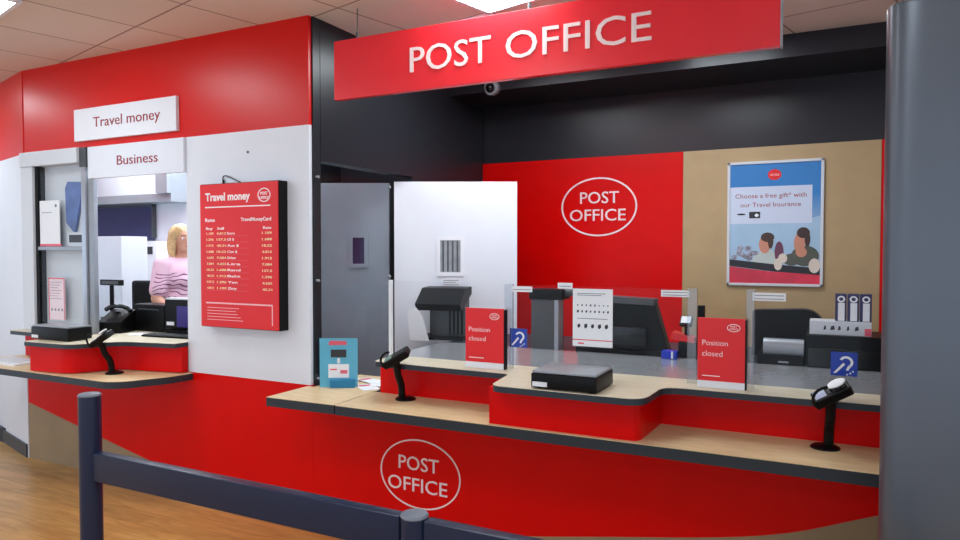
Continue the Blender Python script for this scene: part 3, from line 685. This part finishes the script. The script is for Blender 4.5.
# staff card terminal
c3 = thing('staff_card_terminal', 'small red and black card terminal with a grey display beside the monitor', 'card terminal', (-0.72, 4.0, SZ))
obj('base', box(nb(), -0.76, -0.665, 3.97, 4.06, SZ, SZ + 0.09, 0.006), BLACK, c3, smooth=True)
obj('red_tray', prism(nb(), [(-0.80, 1.10), (-0.67, 1.085), (-0.67, 1.11), (-0.79, 1.14)], 3.95, 4.05, 'y'), REDL, c3)
obj('neck', tube(nb(), (-0.72, 4.01, SZ + 0.08), (-0.72, 4.01, 1.19), 0.014), BLACK, c3)
g = nb(); box(g, -0.035, 0.035, -0.012, 0.012, -0.035, 0.035, 0.008); Mx = Matrix.Translation((-0.72, 3.99, 1.20)) @ Matrix.Rotation(R(-50), 4, 'X')
obj('terminal_head', g, BLACK, c3, smooth=True, xf=Mx)
g = nb(); box(g, -0.026, 0.026, -0.014, -0.012, -0.024, 0.026); obj('display', g, LGREY, c3, xf=Mx)
obj('power_supply_column', box(nb(), -0.66, -0.625, 3.99, 4.04, SZ, 1.29, 0.003), BLACK, c3)
b5 = thing('blue_cup', 'blue plastic box on the staff desk right of the monitor', 'box', (-0.79, 3.96, 1.0)); b5.name = 'storage_box'
obj('body', box(nb(), -0.83, -0.75, 3.86, 3.928, 1.0, 1.045, 0.005), BLUEB, b5, smooth=True)
obj('white_clip', box(nb(), -0.775, -0.765, 3.852, 3.86, 1.005, 1.045, 0.002), PAPER, b5)
# right position
c6 = thing('till_monitor', 'black till monitor with silver cylinder behind the right glass screen', 'monitor', (-0.17, 4.05, SZ))
obj('housing', prism(nb(), rounded([(-0.40, SZ), (-0.02, SZ), (-0.02, 1.19), (-0.08, 1.27), (-0.40, 1.255)], {2: 0.05, 3: 0.06, 4: 0.02}), 4.27, 4.37, 'y'), BLACK, c6)
obj('silver_cylinder', tube(nb(), (-0.315, 3.985, 1.085), (-0.12, 3.985, 1.085), 0.048, n=28), MGREY, c6, smooth=True)
obj('cylinder_cradle', box(nb(), -0.345, -0.12, 3.935, 4.269, SZ, 1.05, 0.004), BLACK, c6)
obj('silver_badge', box(nb(), -0.24, -0.19, 3.932, 3.935, 1.012, 1.02), STEEL, c6)
c7 = thing('cash_drawer', 'black cash drawer carrying a white carton behind the ear sticker', 'cash drawer', (0.08, 4.02, SZ))
obj('body', box(nb(), -0.11, 0.52, 3.94, 4.25, SZ, 1.165, 0.005), BLACK, c7)
obj('drawer_front', box(nb(), -0.10, 0.51, 3.932, 3.94, SZ + 0.01, 1.10, 0.002), BLACKG, c7)
c8 = thing('carton', 'long white carton with small symbols on the black cash drawer', 'carton', (0.06, 4.05, 1.165))
b8 = obj('carton_body', box(nb(), -0.095, 0.185, 3.97, 4.12, 1.166, 1.235, 0.002), LGREY, c8)
g = nb()
for x, w_ in ((-0.03, 0.012), (0.0, 0.022), (0.035, 0.014), (0.075, 0.012), (0.11, 0.02)): prism(g, [(x, 1.19), (x + w_, 1.195), (x + w_ * 0.8, 1.215), (x + w_ * 0.2, 1.21)], 3.969, 3.97, 'y')
obj('symbol_print', g, INK, b8)
obj('red_corner_print', box(nb(), 0.155, 0.184, 3.969, 3.97, 1.168, 1.205), PINKC, b8)
for k in range(3):
    x = 0.022 + k * 0.056
    lab = ['navy and white packet, leftmost of three on the carton', 'navy and white packet, middle of three on the carton', 'navy and white packet, rightmost of three on the carton'][k]
    t = thing('packet', lab, 'packet', (x + 0.025, 4.03, 1.236), 0, 'upright packets on the carton')
    b = obj('packet_body', box(nb(), x, x + 0.052, 4.0, 4.06, 1.236, 1.375, 0.001), NAVY, t)
    obj('white_strip_print', box(nb(), x + 0.013, x + 0.043, 3.999, 4.0, 1.238, 1.33), PAPER, b)
    g = nb(); ring(g, x + 0.027, 1.349, 0.018, 0.017, 0.008, 3.999, 4.0, 20); obj('white_ring_print', g, PAPER, b)

# ------------------------------------------------------------------ travel money rates board
rb = thing('rates_board', 'red travel money rates board mounted on the white wall', 'rates board', (-3.22, 3.15, 1.12))
BX0, BX1, BZ0, BZ1, BY = -3.528, -2.890, 1.125, 2.005, 3.10
obj('casing', box(nb(), BX0, BX1 + 0.004, BY + 0.006, WY - 0.001, BZ0 - 0.004, BZ1 + 0.004, 0.003), BLACK, rb)
fc = obj('front_panel', box(nb(), BX0, BX1, BY, BY + 0.006, BZ0, BZ1, 0.001), REDL, rb)
BW = BX1 - BX0; BH = BZ1 - BZ0
def bx_(u): return BX0 + u * BW
def bz_(v): return BZ1 - v * BH
g = nb(); text(g, 'Travel money', bx_(0.075), bx_(0.66), bz_(0.115), 0.047, BY, 0.0015, 0.03)
box(g, bx_(0.07), bx_(0.91), BY - 0.0015, BY, bz_(0.165), bz_(0.157))
text(g, 'Rates', bx_(0.07), bx_(0.20), bz_(0.262), 0.021, BY, 0.0015, 0.02)
text(g, 'TravelMoneyCard', bx_(0.54), bx_(0.92), bz_(0.262), 0.021, BY, 0.0015, 0.02)
text(g, 'Buy', bx_(0.08), bx_(0.17), bz_(0.318), 0.015, BY, 0.0015, 0.02); text(g, 'Sell', bx_(0.23), bx_(0.32), bz_(0.318), 0.015, BY, 0.0015, 0.02); text(g, 'Rate', bx_(0.82), bx_(0.92), bz_(0.318), 0.015, BY, 0.0015, 0.02)
obj('heading_lettering', g, LETW, fc)
g = nb(); ring(g, bx_(0.835), bz_(0.09), 0.05, 0.042, 0.006, BY - 0.0015, BY, 40)
text(g, 'POST', bx_(0.79), bx_(0.88), bz_(0.088), 0.017, BY, 0.0015, 0.02); text(g, 'OFFICE', bx_(0.775), bx_(0.895), bz_(0.118), 0.017, BY, 0.0015, 0.02)
obj('oval_logo', g, LETW, fc)
g = nb(); h = nb()
names = ['Euro', 'US $', 'Aus $', 'Can $', 'Dirham', 'Lira', 'Rand', 'Baht', 'Yen', 'Zloty']
vals = ['1.109', '1.296', '1.912', '1.688', '4.655', '7.084', '18.22', '40.31', '137.5', '4.812']
wid = [0.10, 0.09, 0.15, 0.13, 0.11, 0.17, 0.17, 0.17, 0.13, 0.12]
for k in range(10):
    z = bz_(0.352 + k * 0.0425)
    text(g, vals[k], bx_(0.085), bx_(0.18), z, 0.013, BY, 0.001, 0.02); text(g, vals[9 - k], bx_(0.22), bx_(0.345), z, 0.013, BY, 0.001, 0.02)
    text(g, vals[(k * 3) % 10], bx_(0.805), bx_(0.925), z, 0.013, BY, 0.001, 0.02)
    text(h, names[k], bx_(0.36), bx_(0.36 + wid[k]), z, 0.014, BY, 0.001, 0.02)
obj('rate_figures', g, FIGW, fc); obj('currency_names', h, LETW, fc)
g = nb()
for k in range(10): box(g, bx_(0.08), bx_(0.64), BY - 0.0006, BY, bz_(0.363 + k * 0.0425), bz_(0.361 + k * 0.0425))
obj('row_rules', g, PINKC, fc)
g = nb(); box(g, bx_(0.07), bx_(0.93), BY - 0.0015, BY, bz_(0.838), bz_(0.828)); box(g, bx_(0.92), bx_(0.93), BY - 0.0015, BY, bz_(0.97), bz_(0.84))
for k in range(5): box(g, bx_(0.085), bx_(0.085 + (0.42, 0.38, 0.40, 0.44, 0.47)[k]), BY - 0.001, BY, bz_(0.868 + k * 0.021), bz_(0.864 + k * 0.021))
obj('small_print', g, mat('pale_pink_print', rgb(245, 190, 195), 0.4), fc)
g = nb(); path(g, spline([(-3.40, 3.172, 2.0), (-3.405, 3.170, 2.05), (-3.37, 3.165, 2.062), (-3.28, 3.16, 2.03), (-3.215, 3.155, 2.005)], 5), 0.0035, 8)
tube(g, (-3.402, 3.172, 2.0), (-3.402, 3.172, 2.04), 0.011, 0.005, n=10)
obj('power_cable', g, BLACK, rb, smooth=True)

# ------------------------------------------------------------------ notices in the left window
n2 = thing('paper_notice', 'white notice with pink lower edge in the upper left window pane', 'notice', (-5.165, 3.18, 1.62))
sh2 = obj('paper_sheet', box(nb(), -5.280, -5.045, 3.160, 3.166, 1.635, 1.965), PAPER, n2)
obj('pink_edge_print', box(nb(), -5.280, -5.025, 3.158, 3.160, 1.628, 1.645), PINKC, sh2)
g = nb(); box(g, -5.255, -5.135, 3.159, 3.16, 1.875, 1.879); disc(g, -5.085, 1.925, 0.012, 0.012, 3.159, 3.16, 12); obj('text_print', g, INKG, sh2)
n3 = thing('paper_notice', 'pink bordered notice above the parcel scale in the left window', 'notice', (-5.095, 3.163, 1.1))
g = nb(); box(g, -5.185, -5.000, 3.160, 3.166, 1.085, 1.395); sh3 = obj('paper_sheet', g, mat('pale_pink_paper', rgb(235, 215, 222), 0.6), n3)
g = nb(); box(g, -5.185, -5.000, 3.158, 3.160, 1.387, 1.395); box(g, -5.185, -5.179, 3.158, 3.160, 1.085, 1.39); box(g, -5.006, -5.000, 3.158, 3.160, 1.085, 1.39); obj('pink_border_print', g, PINKC, sh3)
g = nb()
for k in range(7): box(g, -5.170, -5.035 - 0.02 * (k % 3), 3.159, 3.160, 1.36 - k * 0.02, 1.363 - k * 0.02)
for k in range(4): disc(g, -5.150 + k * 0.04, 1.16, 0.009, 0.011, 3.159, 3.160, 8)
obj('text_print', g, INKG, sh3)
n4 = thing('leaflet_holder', 'blue leaflet in a clear holder in the upper left window pane', 'leaflet holder', (-4.925, 3.24, 1.63))
g = nb(); prism(g, [(-5.015, 1.80), (-4.920, 1.72), (-4.825, 2.05), (-4.845, 2.09), (-4.995, 2.10), (-5.025, 2.05)], 3.192, 3.206, 'y')
obj('blue_leaflet', g, mat('blue_leaflet_print', rgb(80, 105, 165), 0.4, vary=0.3, scale=9), n4)
obj('holder_base', box(nb(), -5.005, -4.805, 3.188, 3.213, 1.626, 1.73, 0.003), LGREY, n4)
obj('dark_screen', box(nb(), -4.975, -4.825, 3.185, 3.188, 1.655, 1.71), INK, n4)

# ------------------------------------------------------------------ back office contents
OY = 5.19
ow = sempty('window_2', (-7.3, OY, 1.7))
obj('window_blind', box(nb(), -7.66, -6.60, OY - 0.02, OY, 1.71, 2.075), NAVY, ow)
g = nb(); box(g, -7.72, -6.58, OY - 0.035, OY, 2.075, 2.095); box(g, -6.60, -6.58, OY - 0.05, OY, 1.73, 2.14); obj('blind_rail', g, GREY, ow)
tr = struct('trim_3', box(box(nb(), -7.9, -6.05, 4.95, 5.19, 2.10, 2.185), -6.22, -6.05, 4.90, 5.19, 2.185, CEIL), MGREY)
cb = thing('storage_cabinet', 'tall white office cabinet under the dark blue window blind', 'cabinet', (-7.1, 5.0, 0.12))
obj('body', box(nb(), -7.75, -6.24, 4.92, 5.16, 0.12, 1.69, 0.004), WHITEP, cb)
g = nb(); box(g, -6.87, -6.865, 4.918, 4.92, 0.2, 1.70); box(g, -7.75, -6.24, 4.918, 4.92, 1.19, 1.195); obj('door_gap', g, INKG, cb)
obj('dark_label', box(nb(), -6.40, -6.30, 4.914, 4.92, 1.555, 1.635), INK, cb)
bx2 = thing('document_tray', 'tall pale grey locker behind the window post', 'locker', (-5.67, 4.1, 0.12)); bx2.name = 'document_locker'
obj('body', box(nb(), -5.84, -5.51, 3.99, 4.25, 0.17, 1.72, 0.006), LGREY, bx2)
obj('foot', box(nb(), -5.82, -5.53, 4.0, 4.24, 0.12, 0.169), GREY, bx2)
# scale readout on a pole
sd = thing('scale_display', 'small black weight readout on a pole left of the office monitors', 'scale display', (-4.81, 3.40, 1.0))
obj('readout', box(nb(), -4.925, -4.69, 3.385, 3.415, 1.335, 1.378, 0.004), BLACK, sd)
obj('readout_window', box(nb(), -4.90, -4.715, 3.381, 3.385, 1.345, 1.368), GREY, sd)
obj('pole', tube(nb(), (-4.81, 3.40, 1.09), (-4.81, 3.40, 1.335), 0.015), BLACK, sd)
obj('base', box(nb(), -4.89, -4.74, 3.36, 3.44, 1.0, 1.10, 0.005), GREY, sd)
# monitors and clutter in the office window
om = thing('till_monitor', 'wide black till monitor in front of the woman in pink', 'monitor', (-4.06, 3.45, 1.0), R(4))
obj('housing', box(nb(), -0.22, 0.22, 0.0, 0.05, 0.03, 0.245, 0.008), BLACK, om, local=True, smooth=True)
obj('grey_top_edge', box(nb(), -0.20, 0.22, -0.01, 0.05, 0.246, 0.258, 0.003), LGREY, om, local=True)
obj('foot', box(nb(), -0.18, 0.18, -0.035, 0.1, 0, 0.03, 0.005), BLACK, om, local=True)
obj('white_badge', box(nb(), -0.20, -0.13, -0.003, 0, 0.06, 0.085, 0.001), PAPER, om, local=True)
obj('purple_screen_cover', box(nb(), -0.10, 0.2, -0.006, 0, 0.05, 0.20, 0.002), mat('purple_plastic', rgb(48, 32, 120), 0.35), om, local=True)
oc = thing('office_chair', 'black office chair back beside the woman behind the counter', 'chair', (-5.14, 4.14, 0.12), R(205))
obj('backrest', box(nb(), -0.19, 0.19, 0.16, 0.22, 0.75, 1.225, 0.03, 4), BLACK, oc, local=True, smooth=True)
obj('seat', box(nb(), -0.24, 0.24, -0.26, 0.2, 0.62, 0.69, 0.03, 4), BLACK, oc, local=True, smooth=True)
obj('gas_column', tube(nb(), (0, 0, 0.06), (0, 0, 0.62), 0.03), GREY, oc, local=True)
g = nb()
for k in range(5): a = 2 * math.pi * k / 5; tube(g, (0, 0, 0.08), (0.26 * math.cos(a), 0.26 * math.sin(a), 0.03), 0.03, 0.02, n=10); ball(g, (0.26 * math.cos(a), 0.26 * math.sin(a), 0.03), (0.03, 0.03, 0.03), 12, 8)
obj('star_base', g, BLACK, oc, local=True)
obj('back_bracket', box(nb(), -0.04, 0.04, 0.2, 0.25, 0.6, 0.9), BLACK, oc, local=True)
ph = thing('telephone', 'black desk telephone with coiled lead left of the office monitor', 'telephone', (-4.66, 3.33, 1.0), R(20))
g = nb(); prism(g, [(-0.09, 0), (0.09, 0), (0.09, 0.16), (-0.09, 0.08)], -0.09, 0.09, 'x'); obj('body', g, BLACK, ph, local=True)
g = nb(); pts = spline([(-0.09, 0.0, 0.16), (-0.05, 0.03, 0.185), (0.03, 0.05, 0.18), (0.085, 0.04, 0.15)], 4); path(g, pts, 0.016, 10); tube(g, (-0.02, 0.05, 0.06), (-0.02, 0.045, 0.15), 0.02, n=10)
obj('handset', g, BLACKG, ph, local=True, smooth=True)
kb = thing('keyboard', 'black keyboard lying on the beech counter below the office monitor', 'keyboard', (-4.06, 3.31, 1.0), R(6))
obj('body', box(nb(), -0.21, 0.21, -0.06, 0.06, 0, 0.014, 0.004), BLACK, kb, local=True)
g = nb()
for a in range(14):
    for b in range(4): box(g, -0.2 + a * 0.0286, -0.178 + a * 0.0286, -0.05 + b * 0.026, -0.03 + b * 0.026, 0.014, 0.018)
obj('keys', g, GREY, kb, local=True)
tag(obj('leaflet', box(nb(), -4.44, -4.29, 3.24, 3.36, 1.0, 1.006), PAPER), 'white booklet on the counter left of the office keyboard', 'booklet')
# computer tower lump between phone and monitor
pc = thing('receipt_printer', 'black receipt printer between telephone and office monitor', 'printer', (-4.46, 3.5, 1.0))
obj('body', box(nb(), -4.63, -4.31, 3.45, 3.60, 1.0, 1.20, 0.012, 3), BLACK, pc, smooth=True)
obj('paper_slot', box(nb(), -4.58, -4.36, 3.447, 3.45, 1.16, 1.168), GREY, pc)

# ------------------------------------------------------------------ woman behind the left window
def remeshed(name, build, m, parent, voxel=0.009, smooth_it=4):
    bm = nb(); build(bm); me = bpy.data.meshes.new('tmp'); bm.to_mesh(me); bm.free()
    o = bpy.data.objects.new('tmp', me); C.objects.link(o)
    r = o.modifiers.new('r', 'REMESH'); r.mode = 'VOXEL'; r.voxel_size = voxel
    sm = o.modifiers.new('s', 'SMOOTH'); sm.iterations = smooth_it; sm.factor = 0.5
    dg = bpy.context.evaluated_depsgraph_get(); dg.update()
    nm = bpy.data.meshes.new_from_object(o.evaluated_get(dg)); bpy.data.objects.remove(o)
    for p in nm.polygons: p.use_smooth = True
    nm.materials.clear(); nm.materials.append(m); nm.name = name
    q = bpy.data.objects.new(name, nm); C.objects.link(q); q.parent = parent
    return q
def limb(bm, pts, rs):
    for i in range(len(pts) - 1): tube(bm, pts[i], pts[i + 1], rs[i], rs[i + 1], n=20)
    for p, r in zip(pts, rs): ball(bm, p, (r, r, r), 20, 14)
PF = thing('person', 'blonde woman in a pink printed t-shirt standing behind the left window', 'person', (-4.67, 3.92, 0.12), R(78))
# faces local -Y
SHO = 1.36
def arm(sgn):
    return [(0.165 * sgn, 0.0, SHO), (0.225 * sgn, -0.02, 1.10), (0.17 * sgn, -0.22, 0.98), (0.16 * sgn, -0.27, 0.965)]
def body(bm):
    ball(bm, (0, 0.0, 1.28), (0.155, 0.105, 0.16)); ball(bm, (0, 0, 1.08), (0.13, 0.10, 0.16)); ball(bm, (0, 0.01, 0.92), (0.165, 0.12, 0.13))
    limb(bm, [(-0.13, 0, SHO), (0, 0, SHO + 0.02), (0.13, 0, SHO)], [0.055, 0.065, 0.055])
    limb(bm, [(0, 0.005, 1.36), (0, -0.005, 1.48)], [0.06, 0.052])
    ball(bm, (0, 0.0, 1.565), (0.074, 0.092, 0.105)); ball(bm, (0, -0.03, 1.50), (0.055, 0.06, 0.055))
    ball(bm, (0, -0.092, 1.535), (0.012, 0.02, 0.016)); limb(bm, [(0, -0.082, 1.572), (0, -0.102, 1.54)], [0.008, 0.011])
    ball(bm, (0, -0.078, 1.488), (0.02, 0.018, 0.016))
    for sg_ in (-1, 1):
        ball(bm, (0.075 * sg_, 0.005, 1.548), (0.010, 0.02, 0.03))
        limb(bm, arm(sg_), [0.05, 0.040, 0.026, 0.024])
        hx = 0.158 * sg_; ball(bm, (hx, -0.31, 0.955), (0.038, 0.05, 0.016))
        for k in range(4):
            fx = hx + (k - 1.5) * 0.019; ln = (0.05, 0.062, 0.06, 0.045)[k if sg_ < 0 else 3 - k]
            limb(bm, [(fx, -0.34, 0.957), (fx, -0.345 - ln * 0.55, 0.958), (fx, -0.345 - ln, 0.94)], [0.009, 0.0085, 0.0075])
        limb(bm, [(hx - 0.03 * sg_, -0.29, 0.955), (hx - 0.055 * sg_, -0.32, 0.95), (hx - 0.058 * sg_, -0.345, 0.944)], [0.011, 0.0095, 0.0085])
        limb(bm, [(0.085 * sg_, 0.01, 0.86), (0.095 * sg_, 0.0, 0.48), (0.095 * sg_, 0.02, 0.09)], [0.085, 0.055, 0.036])
        limb(bm, [(0.095 * sg_, 0.03, 0.04), (0.10 * sg_, -0.13, 0.03)], [0.035, 0.028])
bo = remeshed('body', body, SKIN, PF, 0.0075, 3)
def shirt(bm):
    ball(bm, (0, 0.0, 1.27), (0.175, 0.13, 0.165)); ball(bm, (0, -0.03, 1.235), (0.15, 0.12, 0.09)); ball(bm, (0, 0.0, 1.05), (0.162, 0.13, 0.19)); 
    limb(bm, [(0, 0, 1.1), (0, 0.0, 0.90)], [0.14, 0.16])
    limb(bm, [(-0.13, 0, SHO), (0, 0.01, SHO + 0.008), (0.13, 0, SHO)], [0.066, 0.068, 0.066])
    for sg_ in (-1, 1):
        a = arm(sg_); mid = tuple(a[0][i] * 0.25 + a[1][i] * 0.75 for i in range(3)); limb(bm, [a[0], mid], [0.068, 0.064])
remeshed('tshirt', shirt, tshirt_mat(), PF, 0.01, 4)
def legs(bm):
    ball(bm, (0, 0.01, 0.89), (0.175, 0.135, 0.12))
    for sg_ in (-1, 1): limb(bm, [(0.085 * sg_, 0.01, 0.86), (0.095 * sg_, 0.0, 0.48), (0.095 * sg_, 0.02, 0.09)], [0.098, 0.07, 0.055])
remeshed('trousers', legs, INK, PF, 0.012, 3)
def shoes(bm):
    for sg_ in (-1, 1): limb(bm, [(0.095 * sg_, 0.035, 0.045), (0.10 * sg_, -0.14, 0.038)], [0.045, 0.037])
remeshed('shoes', shoes, BLACK, PF, 0.01, 2)
def hair(bm):
    ball(bm, (0, 0.025, 1.595), (0.092, 0.100, 0.098)); ball(bm, (0, 0.055, 1.53), (0.094, 0.075, 0.12))
    for sg_ in (-1, 1):
        limb(bm, [(0.055 * sg_, -0.045, 1.645), (0.083 * sg_, -0.01, 1.60), (0.088 * sg_, 0.0, 1.50), (0.082 * sg_, 0.0, 1.405)], [0.028, 0.032, 0.035, 0.022])
    limb(bm, [(0, 0.09, 1.55), (0, 0.095, 1.42)], [0.07, 0.055])
remeshed('hair', hair, HAIR, PF, 0.008, 3)
for sg_ in (-1, 1):
    e = nb(); ball(e, (0.031 * sg_, -0.077, 1.572), (0.013, 0.010, 0.008), 16, 10); eo = obj('eye', e, PAPER, bo, local=True, smooth=True)
    e = nb(); ball(e, (0.031 * sg_, -0.086, 1.572), (0.005, 0.003, 0.005), 12, 8); obj('iris', e, INK, eo, local=True, smooth=True)
    e = nb(); path(e, [(0.016 * sg_, -0.090, 1.592), (0.032 * sg_, -0.087, 1.597), (0.047 * sg_, -0.077, 1.592)], 0.003, 6); obj('eyebrow', e, mat('brown_brow', rgb(130, 95, 65), 0.7), bo, local=True, smooth=True)
e = nb(); ball(e, (0, -0.088, 1.508), (0.022, 0.008, 0.006), 16, 8); obj('mouth', e, mat('lips', rgb(175, 85, 85), 0.5), bo, local=True, smooth=True)

# ------------------------------------------------------------------ queue barrier
BYY = 1.84; RZ = 0.762
def post(x, h, label):
    t = thing('barrier_post', label, 'barrier post', (x, BYY, 0), 0, 'barrier posts')
    obj('tube', tube(nb(), (x, BYY, 0), (x, BYY, h - 0.006), 0.044, n=36), BARR, t, smooth=True)
    obj('cap', lathe(nb(), [(0.0445, 0), (0.0455, 0.004), (0.040, 0.010), (0.02, 0.013)], (x, BYY, h - 0.008), 36), MGREY if False else mat('blue_grey_cap', rgb(110, 118, 130), 0.35), t, smooth=True)
    obj('floor_flange', lathe(nb(), [(0.09, 0), (0.09, 0.006), (0.06, 0.012)], (x, BYY, 0), 36), BARR, t, smooth=True)
post(-2.755, 1.0, 'tall blue grey queue barrier post at the left end of the rail')
post(-1.16, RZ + 0.008, 'shorter blue grey queue barrier post topped with a round cap')
for x0, x1, lab in ((-2.722, -1.204, 'blue grey flat barrier rail between the tall and the short post'), (-1.116, 0.4, 'blue grey flat barrier rail running right from the short post')):
    r_ = obj('barrier_rail', box(nb(), x0, x1, BYY - 0.022, BYY + 0.022, RZ - 0.118, RZ, 0.006, 3), BARR, smooth=True)
    tag(r_, lab, 'barrier rail', 'barrier rails')
post(0.444, RZ + 0.008, 'blue grey queue barrier post outside the view at right')

# ------------------------------------------------------------------ grey pillar at the right
pi = thing('pillar', 'large grey metallic pillar with rounded corners at the right edge', 'pillar', (0.45, 2.45, 0))
PPT = rounded([(0.124 - 0.465, 2.31 - 2.5), (0.78 - 0.465, 2.458 - 2.5), (0.74 - 0.465, 2.80 - 2.5), (0.18 - 0.465, 2.70 - 2.5)], {0: 0.11, 1: 0.1, 2: 0.1, 3: 0.08}, 14)
pi.location = (0.465, 2.50, 0)
obj('cladding', prism(nb(), PPT, 0.0, 2.305), PILL, pi, local=True, smooth=True)
obj('top_cap', prism(nb(), [(p[0] * 0.985, p[1] * 0.985) for p in PPT], 2.3051, 2.312), GREY, pi, local=True)
